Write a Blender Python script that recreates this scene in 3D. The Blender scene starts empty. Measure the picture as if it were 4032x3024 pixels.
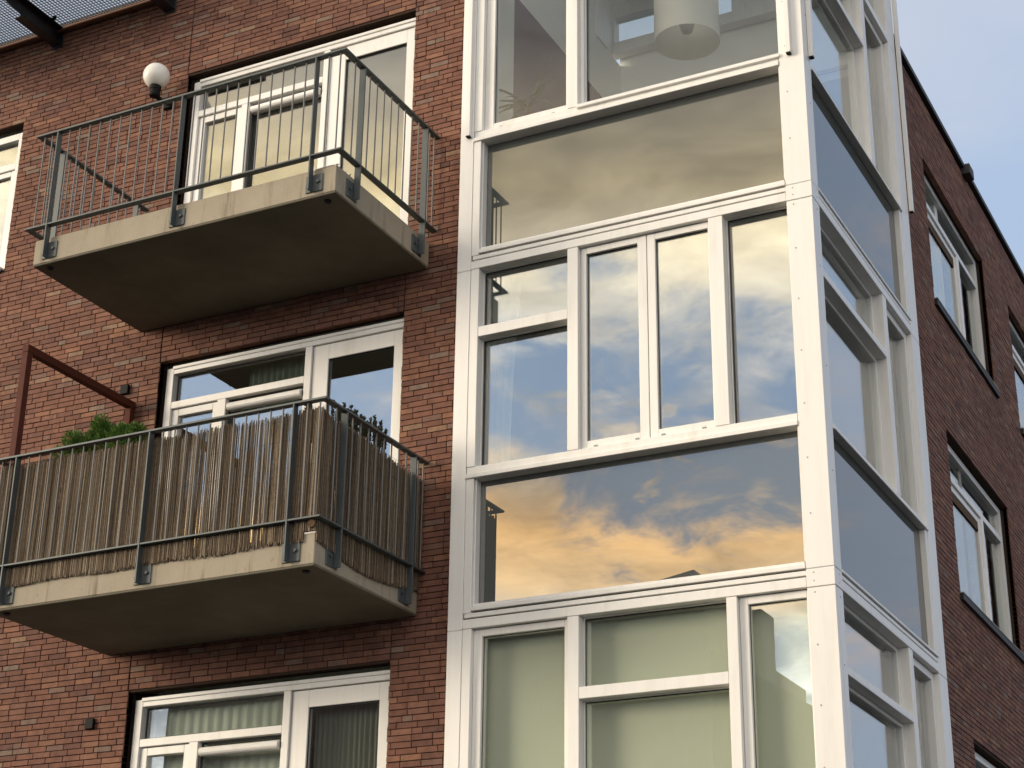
import bpy, bmesh, math, random
from mathutils import Vector, Matrix
random.seed(7)
R = math.radians
S = bpy.context.scene
COL = S.collection

# ------------------------------------------------------------------ camera
AZ, EL, RO = 0.4747, 0.3997, 0.0136
CAM = Vector((3.1673, -10.6885, -3.2803))
fwd = Vector((-math.sin(AZ) * math.cos(EL), math.cos(AZ) * math.cos(EL), math.sin(EL)))
rt = Vector((math.cos(AZ), math.sin(AZ), 0)); upv = rt.cross(fwd)
r2 = rt * math.cos(RO) + upv * math.sin(RO); u2 = -rt * math.sin(RO) + upv * math.cos(RO)
cd = bpy.data.cameras.new('camera'); cam = bpy.data.objects.new('camera', cd); COL.objects.link(cam)
M = Matrix((r2, u2, -fwd)).transposed().to_4x4(); M.translation = CAM
cam.matrix_world = M
cd.sensor_width = 36; cd.lens = 36 * 7056.5 / 4032; cd.clip_end = 3000; cd.clip_start = .1
S.camera = cam

# ------------------------------------------------------------------ light
SUN_EL, SUN_AZ = R(14), R(235)          # azimuth from +Y, clockwise: the sun stands in front of the facade
S.view_settings.view_transform = 'Standard'; S.view_settings.look = 'None'
S.view_settings.exposure = 0.4; S.view_settings.gamma = 1; S.view_settings.use_curve_mapping = False
S.cycles.use_denoising = True
S.cycles.transparent_max_bounces = 32; S.cycles.max_bounces = 10; S.cycles.glossy_bounces = 6
S.cycles.caustics_reflective = False; S.cycles.caustics_refractive = False
W = bpy.data.worlds.new('World'); S.world = W; W.use_nodes = True
sl = bpy.data.lights.new('sun', 'SUN'); sl.energy = 2.5; sl.angle = R(24); sl.color = (1, .86, .66)
so = bpy.data.objects.new('sun', sl); COL.objects.link(so)
sd = Vector((math.sin(SUN_AZ) * math.cos(SUN_EL), math.cos(SUN_AZ) * math.cos(SUN_EL), math.sin(SUN_EL)))
so.rotation_euler = (-sd).to_track_quat('-Z', 'Y').to_euler()


class NT:
    """small helper for node trees"""
    def __init__(s, tree): s.t = tree; s.n = tree.nodes; s.l = tree.links
    def new(s, typ, **kw):
        n = s.n.new(typ)
        for k, v in kw.items(): setattr(n, k, v)
        return n
    def put(s, sock, v):
        if isinstance(v, bpy.types.NodeSocket): s.l.new(v, sock)
        elif v is not None: sock.default_value = v
    def math(s, op, a, b=None, c=None, clamp=False):
        n = s.new('ShaderNodeMath', operation=op, use_clamp=clamp)
        for i, v in enumerate((a, b, c)):
            if v is not None: s.put(n.inputs[i], v)
        return n.outputs[0]
    def vmath(s, op, a, b=None, scale=None):
        n = s.new('ShaderNodeVectorMath', operation=op)
        s.put(n.inputs[0], a)
        if b is not None: s.put(n.inputs[1], b)
        if scale is not None: s.put(n.inputs['Scale'], scale)
        return n.outputs['Value'] if op in ('DOT_PRODUCT', 'LENGTH') else n.outputs[0]
    def noise(s, vec, scale, detail=4, rough=.5, dist=0, lac=2):
        n = s.new('ShaderNodeTexNoise')
        if vec is not None: s.put(n.inputs['Vector'], vec)
        s.put(n.inputs['Scale'], scale); n.inputs['Detail'].default_value = detail
        n.inputs['Roughness'].default_value = rough; n.inputs['Distortion'].default_value = dist
        return n.outputs['Fac'], n.outputs['Color']
    def ramp(s, f, pts, interp='LINEAR'):
        n = s.new('ShaderNodeValToRGB'); n.color_ramp.interpolation = interp
        e = n.color_ramp.elements
        while len(e) < len(pts): e.new(.5)
        for el, (p, c) in zip(e, sorted(pts, key=lambda q: q[0])):
            el.position = p
            el.color = (c, c, c, 1) if isinstance(c, (int, float)) else (*c, 1)
        s.put(n.inputs[0], f); return n.outputs[0]
    def mix(s, f, a, b, mode='MIX'):
        n = s.new('ShaderNodeMix', data_type='RGBA', blend_type=mode)
        s.put(n.inputs[0], f)
        for i, v in ((6, a), (7, b)):
            s.put(n.inputs[i], v if isinstance(v, bpy.types.NodeSocket) else (*v, 1) if len(v) == 3 else v)
        return n.outputs[2]
    def smooth(s, x, a, b):
        n = s.new('ShaderNodeMapRange', interpolation_type='SMOOTHSTEP')
        s.put(n.inputs[0], x); s.put(n.inputs[1], a); s.put(n.inputs[2], b); return n.outputs[0]


# sky: Nishita base with cloud layers that catch the evening light on the street side
w = NT(W.node_tree); w.n.clear()
d = w.new('ShaderNodeTexCoord').outputs['Generated']
sp = w.new('ShaderNodeSeparateXYZ'); w.put(sp.inputs[0], d)
dx, dy, dz = sp.outputs
el = w.math('MULTIPLY', w.math('ARCSINE', dz), 57.2958)
sky = w.new('ShaderNodeTexSky', sky_type='NISHITA'); sky.sun_disc = False
sky.sun_elevation = SUN_EL; sky.sun_rotation = SUN_AZ; sky.dust_density = 1.2; sky.air_density = 1.0
STR = 0.1
wn, _ = w.noise(d, 5.0, 3, .55)
elw = w.math('ADD', el, w.math('MULTIPLY', w.math('SUBTRACT', wn, .5), 5.5))
ef = w.math('DIVIDE', elw, 90.0, clamp=True)
inv = w.math('DIVIDE', 1.0, w.math('ADD', w.math('MAXIMUM', dz, 0.0), 0.10))
pc = w.new('ShaderNodeCombineXYZ')
w.put(pc.inputs[0], w.math('MULTIPLY', dx, inv)); w.put(pc.inputs[1], w.math('MULTIPLY', dy, inv)); pc.inputs[2].default_value = 3.1
pw = w.vmath('ADD', pc.outputs[0], w.vmath('SCALE', w.noise(pc.outputs[0], 1.6, 3)[1], scale=.35))
cn, _ = w.noise(pw, 4.2, 13, .66, .25)
cn2, _ = w.noise(w.vmath('ADD', pw, (5.2, 1.7, 0)), 5.5, 9, .6, .3)
c9 = lambda e: e / 90.0
side = w.smooth(w.vmath('DOT_PRODUCT', d, (-.35, -.93, 0)), -.25, .45)
cov = w.ramp(ef, [(c9(0), .62), (c9(14.5), .50), (c9(16.5), .70), (c9(18), .68), (c9(19.6), .46), (c9(22), .40), (c9(24.5), .50), (c9(27), .64), (c9(30), .80), (c9(36), .88), (c9(60), .70), (c9(90), .6)])
thr = w.math('SUBTRACT', 1.02, cov)
mask = w.smooth(cn, w.math('SUBTRACT', thr, .10), w.math('ADD', thr, .12))
puff, _ = w.noise(w.vmath('ADD', pw, (2.2, 8.1, 0)), 11, 8, .55, .1)
mask = w.math('MAXIMUM', mask, w.math('MULTIPLY', w.smooth(puff, .60, .72), .8))
ccol = w.ramp(ef, [(c9(0), (.50, .50, .50)), (c9(13), (.55, .58, .60)), (c9(15.2), (.62, .58, .48)), (c9(16.5), (.88, .60, .31)), (c9(18.2), (.92, .55, .22)), (c9(19.8), (.52, .40, .27)), (c9(22.5), (.34, .32, .30)), (c9(25.2), (.42, .39, .34)), (c9(27.4), (.66, .565, .40)), (c9(29.3), (.42, .335, .195)), (c9(32), (.20, .17, .13)), (c9(35), (.12, .12, .115)), (c9(42), (.20, .195, .185)), (c9(52), (.41, .385, .345)), (c9(90), (.47, .455, .435))])
ccol = w.mix(1.0, ccol, w.ramp(cn2, [(.25, .45), (.5, 1.0), (.75, 1.5)]), 'MULTIPLY')
ccol = w.vmath('SCALE', ccol, scale=3.1 / STR)
blue = w.ramp(w.math('DIVIDE', el, 90.0, clamp=True), [(0, (.80, .80, .82)), (c9(10), (.66, .76, .90)), (c9(25), (.50, .68, .98)), (c9(60), (.36, .55, .95)), (1, (.30, .50, .92))])
bl = w.vmath('SCALE', blue, scale=.95 / STR)
clear = w.mix(.15, bl, sky.outputs[0])
front = w.mix(mask, clear, ccol)
# the far side: pale blue with thin veils
veil = w.math('MULTIPLY', w.smooth(w.noise(pw, 1.3, 6, .5)[0], .42, .72), .75)
bk = w.ramp(w.math('DIVIDE', el, 90.0, clamp=True), [(0, (.62, .68, .80)), (c9(30), (.49, .635, .87)), (c9(60), (.42, .54, .80)), (1, (.36, .5, .8))])
back = w.mix(veil, w.mix(.2, w.vmath('SCALE', bk, scale=.76 / STR), sky.outputs[0]), (.50 / STR, .515 / STR, .575 / STR))
pk = w.math('MULTIPLY', w.smooth(cn, .50, .66), w.math('MULTIPLY', w.smooth(el, 31.0, 26.0), .75))
back = w.mix(pk, back, (.60 / STR, .52 / STR, .49 / STR))
bg = w.new('ShaderNodeBackground'); bg.inputs['Strength'].default_value = STR
w.put(bg.inputs['Color'], w.mix(side, back, front))
out = w.new('ShaderNodeOutputWorld'); w.put(out.inputs['Surface'], bg.outputs[0])


# ------------------------------------------------------------------ materials
def material(name, f):
    m = bpy.data.materials.new(name); m.use_nodes = True
    t = NT(m.node_tree); t.n.clear(); o = t.new('ShaderNodeOutputMaterial'); t.put(o.inputs['Surface'], f(t)); return m


def principled(t, col, rough=.5, metal=0, spec=.5, bump=None, bstr=.2, bdist=.01):
    p = t.new('ShaderNodeBsdfPrincipled')
    t.put(p.inputs['Base Color'], col if isinstance(col, bpy.types.NodeSocket) else (*col, 1))
    t.put(p.inputs['Roughness'], rough); p.inputs['Metallic'].default_value = metal
    p.inputs['Specular IOR Level'].default_value = spec
    if bump is not None:
        b = t.new('ShaderNodeBump'); b.inputs['Strength'].default_value = bstr; b.inputs['Distance'].default_value = bdist
        t.put(b.inputs['Height'], bump); t.put(p.inputs['Normal'], b.outputs[0])
    return p.outputs[0]


pos = lambda t: t.new('ShaderNodeNewGeometry').outputs['Position']


def stretch(t, v, s):
    return t.vmath('MULTIPLY', v, s)


def white_paint(base, dirt=.22):
    def f(t):
        p = pos(t)
        n, _ = t.noise(stretch(t, p, (1, 1, .25)), 6, 5, .6)
        n2, _ = t.noise(p, 60, 3)
        c = t.mix(t.math('MULTIPLY', t.smooth(n, .5, .8), dirt), base, (base[0] * .6, base[1] * .58, base[2] * .5))
        st, _ = t.noise(stretch(t, p, (14, 14, .7)), 1.3, 6, .65)
        c = t.mix(1.0, c, t.ramp(st, [(.3, .94), (.5, 1.0), (.75, 1.02)]), 'MULTIPLY')
        return principled(t, c, t.math('ADD', .32, t.math('MULTIPLY', n2, .12)), bump=n2, bstr=.05, bdist=.002)
    return f


def brick_mat(t):
    oi = t.new('ShaderNodeObjectInfo').outputs['Random']
    at = t.new('ShaderNodeAttribute'); at.attribute_name = 'tint'
    r = t.math('FRACT', t.math('ADD', at.outputs['Fac'], oi))
    base = t.ramp(r, [(0, (.120, .060, .047)), (.10, (.150, .071, .052)), (.35, (.170, .079, .056)), (.60, (.190, .089, .060)), (.74, (.185, .090, .066)), (.86, (.235, .116, .073)), (.93, (.165, .088, .069)), (.975, (.19, .135, .105)), (1, (.25, .15, .095))])
    p = pos(t)
    n, _ = t.noise(p, 14, 5, .65); n2, _ = t.noise(p, 90, 4, .6); big, _ = t.noise(p, .8, 3)
    c = t.mix(1.0, base, t.ramp(n, [(.2, .62), (.5, 1.0), (.8, 1.32)]), 'MULTIPLY')
    c = t.mix(t.math('MULTIPLY', t.smooth(n2, .6, .85), .35), c, (.30, .23, .18))
    c = t.mix(1.0, c, t.ramp(big, [(.3, .88), (.7, 1.1)]), 'MULTIPLY')
    return principled(t, c, .85, spec=.25, bump=n2, bstr=.5, bdist=.004)


def mortar_mat(t):
    n, _ = t.noise(pos(t), 40, 4)
    return principled(t, t.mix(n, (.036, .022, .017), (.066, .044, .034)), .95, spec=.1)


def concrete_mat(t):
    p = pos(t)
    n, _ = t.noise(p, 3.5, 6, .6); st, _ = t.noise(stretch(t, p, (9, 9, .8)), 1.3, 7, .68); f, _ = t.noise(p, 55, 4)
    c = t.mix(n, (.285, .245, .185), (.40, .355, .28))
    c = t.mix(t.math('MULTIPLY', t.smooth(st, .52, .74), .75), c, (.13, .10, .065))
    spots = t.smooth(t.noise(p, 16, 3)[0], .66, .74)
    c = t.mix(t.math('MULTIPLY', spots, .4), c, (.20, .135, .085))
    return principled(t, c, .9, spec=.2, bump=f, bstr=.4, bdist=.004)


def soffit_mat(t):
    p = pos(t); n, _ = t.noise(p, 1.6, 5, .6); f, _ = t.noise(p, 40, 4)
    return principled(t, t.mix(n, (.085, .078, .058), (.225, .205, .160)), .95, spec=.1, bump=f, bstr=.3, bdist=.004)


def steel_mat(t):
    p = pos(t); n, _ = t.noise(stretch(t, p, (1, 1, .5)), 18, 5, .6); n2, _ = t.noise(p, 120, 2)
    c = t.mix(n, (.058, .070, .074), (.110, .124, .126))
    return principled(t, c, t.math('ADD', .42, t.math('MULTIPLY', n, .25)), metal=.35, bump=n2, bstr=.1, bdist=.002)


def simple(col, rough=.6, metal=0, var=.25, scale=20, spec=.4):
    def f(t):
        n, _ = t.noise(pos(t), scale, 4, .6)
        c = t.mix(n, tuple(x * (1 - var) for x in col), tuple(x * (1 + var) for x in col))
        return principled(t, c, rough, metal, spec)
    return f


def schlick(t, f0, wav=0.0):
    g = t.new('ShaderNodeNewGeometry')
    c = t.math('ABSOLUTE', t.vmath('DOT_PRODUCT', g.outputs['Incoming'], g.outputs['Normal']))
    k = t.math('POWER', t.math('SUBTRACT', 1.0, c, clamp=True), 5.0)
    fac = t.math('ADD', f0, t.math('MULTIPLY', k, (1 - f0) * .8))
    gl = t.new('ShaderNodeBsdfGlossy'); gl.inputs['Roughness'].default_value = 0.0
    if wav:
        n, _ = t.noise(g.outputs['Position'], .9, 2, .4)
        b = t.new('ShaderNodeBump'); b.inputs['Strength'].default_value = wav; b.inputs['Distance'].default_value = .02
        t.put(b.inputs['Height'], n); t.put(gl.inputs['Normal'], b.outputs[0])
    return fac, gl


def glass_mat(f0, tint, gcol=(1, 1, 1), wav=.05):
    def f(t):
        fac, gl = schlick(t, f0, wav); gl.inputs['Color'].default_value = (*gcol, 1)
        tr = t.new('ShaderNodeBsdfTransparent'); tr.inputs['Color'].default_value = (*tint, 1)
        m = t.new('ShaderNodeMixShader'); t.put(m.inputs[0], fac); t.put(m.inputs[1], tr.outputs[0]); t.put(m.inputs[2], gl.outputs[0])
        return m.outputs[0]
    return f


def panel_mat(t):
    fac, gl = schlick(t, .22, .05)
    n, _ = t.noise(pos(t), 2, 3)
    df = t.new('ShaderNodeBsdfDiffuse'); t.put(df.inputs['Color'], t.mix(n, (.085, .095, .09), (.105, .11, .105)))
    m = t.new('ShaderNodeMixShader'); t.put(m.inputs[0], fac); t.put(m.inputs[1], df.outputs[0]); t.put(m.inputs[2], gl.outputs[0])
    return m.outputs[0]


def reed_mat(t):
    at = t.new('ShaderNodeAttribute'); at.attribute_name = 'tint'
    p = pos(t); n, _ = t.noise(stretch(t, p, (6, 6, 4)), 10, 7, .75)
    c = t.ramp(at.outputs['Fac'], [(0, (.10, .072, .048)), (.35, (.18, .132, .090)), (.7, (.27, .205, .140)), (.93, (.38, .305, .215)), (1, (.52, .46, .36))])
    c = t.mix(1.0, c, t.ramp(n, [(.25, .5), (.55, 1.0), (.8, 1.35)]), 'MULTIPLY')
    d1 = principled(t, c, .75, spec=.25)
    tr = t.new('ShaderNodeBsdfTranslucent'); t.put(tr.inputs['Color'], c)
    m = t.new('ShaderNodeMixShader'); m.inputs[0].default_value = .25; t.put(m.inputs[1], d1); t.put(m.inputs[2], tr.outputs[0])
    return m.outputs[0]


def leaf_mat(a, b):
    def f(t):
        at = t.new('ShaderNodeAttribute'); at.attribute_name = 'tint'
        c = t.mix(at.outputs['Fac'], a, b)
        d1 = principled(t, c, .6, spec=.3)
        tr = t.new('ShaderNodeBsdfTranslucent'); t.put(tr.inputs['Color'], c)
        m = t.new('ShaderNodeMixShader'); m.inputs[0].default_value = .3; t.put(m.inputs[1], d1); t.put(m.inputs[2], tr.outputs[0])
        return m.outputs[0]
    return f


def cloth_mat(col, trans=.4):
    def f(t):
        n, _ = t.noise(stretch(t, pos(t), (1, 1, .2)), 30, 4)
        c = t.mix(n, tuple(x * .95 for x in col), col)
        df = t.new('ShaderNodeBsdfDiffuse'); t.put(df.inputs['Color'], c)
        tr = t.new('ShaderNodeBsdfTranslucent'); t.put(tr.inputs['Color'], c)
        m = t.new('ShaderNodeMixShader'); m.inputs[0].default_value = trans; t.put(m.inputs[1], df.outputs[0]); t.put(m.inputs[2], tr.outputs[0])
        return m.outputs[0]
    return f


MAT = {}
for k, f in dict(
        white=white_paint((.80, .785, .755)), frame=white_paint((.80, .785,   .75), .30), brick=brick_mat, mortar=mortar_mat,
        concrete=concrete_mat, soffit=soffit_mat, steel=steel_mat, panel=panel_mat,
        glass=glass_mat(.25, (.90, .93, .91)), glass_bay=glass_mat(.24, (.93, .96, .96)), glass_top=glass_mat(.095, (.97, .98, .975)), glass_low=glass_mat(.16, (.97, .985, .97)), glass_side=glass_mat(.16, (.90, .94, .93)), glass_dark=glass_mat(.33, (.82, .86, .84)),
        gasket=simple((.02, .02, .02), .5), black=simple((.006, .006, .0065), .7, 0, .25, 20, .2), darksteel=simple((.022, .020, .022), .5, .2),
        bar=simple((.155, .155, .15), .5, .3, .2, 30), redsteel=simple((.085, .024, .015), .7, 0, .25, 20, .15), redangle=simple((.19, .085, .045), .7), galv=simple((.30, .305, .30), .5, .3),
        bolt=simple((.30, .30, .29), .4, .6), reed=reed_mat, conifer=leaf_mat((.030, .075, .014), (.13, .23, .04)),
        herb=leaf_mat((.035, .038, .022), (.11, .115, .07)), dracaena=leaf_mat((.10, .11, .05), (.26, .25, .13)),
        pink=leaf_mat((.55, .12, .18), (.75, .25, .32)), globe=simple((.84, .81, .74), .22, 0, .03, 8, .5),
        shade=cloth_mat((.96, .95, .89), .42), blind=cloth_mat((.89, .93, .77), .15), sheer=cloth_mat((.82, .86, .88), .5),
        darkcurtain=cloth_mat((.30, .33, .28), .2), greencurtain=cloth_mat((.80, .88, .78), .3),
        purple=simple((.17, .115, .135), .8, 0, .06), plaster=simple((.80, .80, .76), .85, 0, .04, 4), ceiling=simple((.74, .74, .72), .9, 0, .04, 4),
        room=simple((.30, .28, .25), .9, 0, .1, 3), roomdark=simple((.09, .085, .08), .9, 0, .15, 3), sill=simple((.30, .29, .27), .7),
        slate=simple((.015, .014, .014), .6), cap=simple((.03, .028, .028), .6), asphalt=simple((.028, .027, .026), .9, 0, .3, 3),
        pavement=simple((.11, .10, .095), .9, 0, .25, 5), housebrick=simple((.16, .10, .075), .9, 0, .2, 6), rooftile=simple((.055, .04, .038), .8, 0, .2, 9),
        mortarpale=simple((.22, .18, .15), .9), wood=simple((.11, .068, .042), .9, 0, .35, 30, .15), terracotta=simple((.30, .12, .06), .8)).items():
    MAT[k] = material(k, f)


# ------------------------------------------------------------------ mesh helpers
class MB:
    def __init__(s): s.v = []; s.f = []; s.t = []
    def quadbox(s, c8, tint=None):
        b = len(s.v); s.v += [tuple(c) for c in c8]
        fs = [(0, 3, 2, 1), (4, 5, 6, 7), (0, 1, 5, 4), (1, 2, 6, 5), (2, 3, 7, 6), (3, 0, 4, 7)]
        s.f += [tuple(b + i for i in f) for f in fs]
        s.t += [tint or 0.0] * 6
    def box(s, x0, x1, y0, y1, z0, z1, tint=None):
        s.quadbox([(x0, y0, z0), (x1, y0, z0), (x1, y1, z0), (x0, y1, z0), (x0, y0, z1), (x1, y0, z1), (x1, y1, z1), (x0, y1, z1)], tint); return s
    def cbox(s, x0, x1, y0, y1, z0, z1, c=.003, tint=None):
        """box with chamfered edges"""
        c = min(c, (x1 - x0) * .3, (y1 - y0) * .3, (z1 - z0) * .3)
        b = len(s.v); V = {}
        for i, x in enumerate((x0, x1)):
            for j, y in enumerate((y0, y1)):
                for k, z in enumerate((z0, z1)):
                    sx, sy, sz = c * (1 - 2 * i), c * (1 - 2 * j), c * (1 - 2 * k)
                    V[i, j, k, 0] = len(s.v); s.v.append((x, y + sy, z + sz))
                    V[i, j, k, 1] = len(s.v); s.v.append((x + sx, y, z + sz))
                    V[i, j, k, 2] = len(s.v); s.v.append((x + sx, y + sy, z))
        F = []
        for i in (0, 1):
            F.append([V[i, 0, 0, 0], V[i, 1, 0, 0], V[i, 1, 1, 0], V[i, 0, 1, 0]][::1 if i else -1])
            F.append([V[0, i, 0, 1], V[0, i, 1, 1], V[1, i, 1, 1], V[1, i, 0, 1]][::1 if i else -1])
            F.append([V[0, 0, i, 2], V[1, 0, i, 2], V[1, 1, i, 2], V[0, 1, i, 2]][::1 if i else -1])
        for a in (0, 1):
            for q in (0, 1):
                F.append([V[a, q, 0, 0], V[a, q, 1, 0], V[a, q, 1, 1], V[a, q, 0, 1]])
                F.append([V[a, 0, q, 0], V[a, 1, q, 0], V[a, 1, q, 2], V[a, 0, q, 2]])
                F.append([V[0, a, q, 1], V[1, a, q, 1], V[1, a, q, 2], V[0, a, q, 2]])
        for i in (0, 1):
            for j in (0, 1):
                for k in (0, 1): F.append([V[i, j, k, 0], V[i, j, k, 1], V[i, j, k, 2]])
        s.f += [tuple(f) for f in F]; s.t += [tint or 0.0] * len(F); return s
    def face(s, pts, tint=None):
        b = len(s.v); s.v += [tuple(p) for p in pts]; s.f.append(tuple(range(b, b + len(pts)))); s.t.append(tint or 0.0)
    def tube(s, p0, p1, r0, r1=None, n=10, cap=True, tint=None):
        r1 = r0 if r1 is None else r1
        p0, p1 = Vector(p0), Vector(p1); ax = (p1 - p0).normalized()
        a = ax.orthogonal().normalized(); bb = ax.cross(a); b = len(s.v)
        for p, r in ((p0, r0), (p1, r1)):
            for i in range(n):
                q = p + (a * math.cos(2 * math.pi * i / n) + bb * math.sin(2 * math.pi * i / n)) * r; s.v.append(tuple(q))
        for i in range(n):
            s.f.append((b + i, b + (i + 1) % n, b + n + (i + 1) % n, b + n + i)); s.t.append(tint or 0.0)
        if cap:
            s.f.append(tuple(b + i for i in range(n))[::-1]); s.f.append(tuple(b + n + i for i in range(n))); s.t += [tint or 0.0] * 2
        return s
    def lathe(s, cx, cy, prof, n=32):
        b = len(s.v); m = len(prof)
        for r, z in prof:
            for i in range(n): s.v.append((cx + r * math.cos(2 * math.pi * i / n), cy + r * math.sin(2 * math.pi * i / n), z))
        for j in range(m - 1):
            for i in range(n):
                s.f.append((b + j * n + i, b + j * n + (i + 1) % n, b + (j + 1) * n + (i + 1) % n, b + (j + 1) * n + i)); s.t.append(0.0)
        return s
    def mesh(s, name, mat, smooth=False, tint=False, fix=False):
        me = bpy.data.meshes.new(name); me.from_pydata(s.v, [], s.f)
        if tint:
            a = me.attributes.new('tint', 'FLOAT', 'FACE'); a.data.foreach_set('value', s.t)
        if fix:
            bm = bmesh.new(); bm.from_mesh(me); bmesh.ops.recalc_face_normals(bm, faces=bm.faces); bm.to_mesh(me); bm.free()
        me.materials.append(MAT[mat])
        if smooth: me.polygons.foreach_set('use_smooth', [True] * len(me.polygons))
        me.update(); return me
    def build(s, name, mat, parent=None, smooth=False, tint=False, kind=None, fix=True):
        o = bpy.data.objects.new(name, s.mesh(name, mat, smooth, tint, fix)); COL.objects.link(o)
        if parent is not None: adopt(o, parent)
        if kind: o['kind'] = kind
        return o


def adopt(o, parent):
    o.parent = parent
    if parent.type == 'EMPTY': o.matrix_parent_inverse = Matrix.Translation(-parent.location)


def thing(name, label, cat, loc=(0, 0, 0), group=None):
    o = bpy.data.objects.new(name, None); o.empty_display_size = .2; COL.objects.link(o); o.location = loc
    o['label'] = label; o['category'] = cat
    if group: o['group'] = group
    return o


def tag(o, label, cat, group=None):
    o['label'] = label; o['category'] = cat
    if group: o['group'] = group
    return o


def copy_tree(o, dz, parent=None):
    c = o.copy(); COL.objects.link(c)
    if parent is None: c.location = o.location + Vector((0, 0, dz))
    else: c.parent = parent; c.matrix_parent_inverse = o.matrix_parent_inverse.copy()
    for ch in list(o.children): copy_tree(ch, dz, c)
    return c


def P(name, mat, parent, *boxes, ch=.003, **kw):
    m = MB()
    for b in boxes: m.cbox(*b, c=ch)
    return m.build(name, mat, parent, **kw)


def PS(name, mat, parent, *boxes, ch=.003):
    return [P(name, mat, parent, b, ch=ch) for b in boxes]


H = 2.8
GZ = -4.9
# ------------------------------------------------------------------ ground and street
g = MB().box(-300, 300, -300, 300, GZ - .5, GZ).build('street', 'asphalt'); g['kind'] = 'structure'
g = MB().cbox(-60, 1.6, -3.2, 40, GZ - .1, GZ + .12, c=.02).build('pavement', 'pavement'); g['kind'] = 'structure'

# ------------------------------------------------------------------ brick building
BY = 0.20      # face of the front bricks
BX = -0.18     # face of the side bricks
CO, PI_ = .0463, .172
FT = 6.52      # top of front brickwork
bld = thing('apartment_building', 'red brown brick apartment building with white framed windows and a dark flat roof edge', 'apartment building', (-4, 4, GZ))

DX0, DX1 = -5.738, -3.385                       # balcony door openings
fo = [(DX0, DX1, .43 + k * H, 2.69 + k * H) for k in (-2, -1, 0, 1)] + [(-9.6, -7.635, 3.95 + (k - 1) * H, 5.505 + (k - 1) * H) for k in (-1, 0, 1)]
so_ = [(y0, y0 + 2.43, 1.09 + k * H, 2.635 + k * H) for y0 in (4.32, 7.92, 11.52) for k in (-2, -1, 0, 1)]


def grid_wall(mb, a0, a1, z0, z1, openings, place):
    """solid wall with openings, cut into boxes"""
    A = sorted({a0, a1, *[o[0] for o in openings if a0 < o[0] < a1], *[o[1] for o in openings if a0 < o[1] < a1]})
    for p, q in zip(A, A[1:]):
        m = (p + q) / 2; zs = sorted([(o[2], o[3]) for o in openings if o[0] < m < o[1]])
        z = z0
        for (u, v) in zs:
            if u > z: place(mb, p, q, z, min(u, z1))
            z = max(z, v)
        if z < z1: place(mb, p, q, z, z1)


mb = MB(); grid_wall(mb, -11, -2.70, GZ, FT, fo, lambda m, p, q, z0, z1: m.box(p, q, BY + .0115, BY + .10, z0, z1))
fwall = mb.build('front_wall', 'mortar', bld)
mb = MB(); grid_wall(mb, 2.7, 14.5, GZ, 6.20, so_, lambda m, p, q, z0, z1: m.box(BX - .10, BX - .0115, p, q, z0, z1))
swall = mb.build('side_wall', 'mortar', bld)


def courses(a0, a1, z0, z1, openings, joints=()):
    """wild bond: list of (start, end, bottom, full_stretcher)"""
    out = []; n0 = int(math.floor(z0 / CO))
    for r in range(n0, int(z1 / CO)):
        zb = r * CO; zc = zb + CO / 2
        cuts = sorted([(o[0], o[1]) for o in openings if o[2] - .01 < zc < o[3] + .004])
        iv = []; s = a0
        for c0, c1 in cuts:
            if c0 > s: iv.append((s, c0))
            s = max(s, c1)
        if s < a1: iv.append((s, a1))
        jj = [j for j, ja, jb in joints if ja < zc < jb]
        iv2 = []
        for p, q in iv:
            for j in sorted(jj):
                if p < j < q: iv2.append((p, j - .005)); p = j + .005
            iv2.append((p, q))
        rr = random.Random(r * 77 + 5)
        off = (r * .043 + (0 if r % 2 else .086) + (rr.random() < .3) * .04) % PI_
        for p, q in iv2:
            st = p
            x = math.floor((p - off) / PI_) * PI_ + off
            while x < q - .012:
                L = PI_ if rr.random() > .10 else PI_ / 2
                b0, b1 = max(x, st), min(x + L, q)
                if b1 < q - .001 and q - b1 < .03: b1 = q
                if b0 > x and b1 - b0 < .03 and b1 < q: x += L; continue
                if b0 - p < .03: b0 = p
                if b1 - b0 > .008: out.append((b0, b1 - (.0055 if b1 < q - .001 else 0), zb, L == PI_ and b0 == x and b0 > p + 1e-6 and abs(b1 - x - L) < 1e-6))
                x += L
    return out


def proj(p):
    v = Vector(p) - CAM; z = v.dot(fwd)
    return 512 + 7056.5 / 3.9375 * v.dot(r2) / z, 384 - 7056.5 / 3.9375 * v.dot(u2) / z, z


def hidden(p):
    """blocked by the bay, a balcony slab or the reed screen"""
    v = Vector(p) - CAM
    for (x0, x1, y0, y1, z0, z1) in ((-2.81, .1, -.02, 2.8, -5, 8), (-5.98, -3.17, -1.17, .2, 3.0, 3.24), (-5.98, -3.17, -1.17, .2, .2, 1.34), (-9, -5.95, -1.2, .2, 6.4, 6.5)):
        t0, t1 = 0.0, .999
        for a, (lo, hi) in enumerate(((x0, x1), (y0, y1), (z0, z1))):
            ta, tb = (lo - CAM[a]) / v[a], (hi - CAM[a]) / v[a]
            if ta > tb: ta, tb = tb, ta
            t0, t1 = max(t0, ta), min(t1, tb)
        if t0 < t1: return True
    return False


joints = [(DX0 - .004, 2.69 + k * H, (3.0 if k < 1 else 3.7) + k * H) for k in (-1, 0, 1)] + [(DX1, 2.69 + k * H, 3.0 + k * H + (.6 if k == 1 else 0)) for k in (-1, 0, 1)]
fb = courses(-9.3, -2.72, -1.75, FT, fo, joints)
cand = []
for i, (a, b, z, full) in enumerate(fb):
    if not full: continue
    c = (a + .083, BY, z + .02); u, v, dist = proj(c)
    if 2 < u < 1022 and 4 < v < 764 and not hidden(c) and not hidden((a + .15, BY, z + .02)): cand.append((dist, i))
solo = {i for _, i in sorted(cand)[:300]}
HB = CO - .0052


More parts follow.
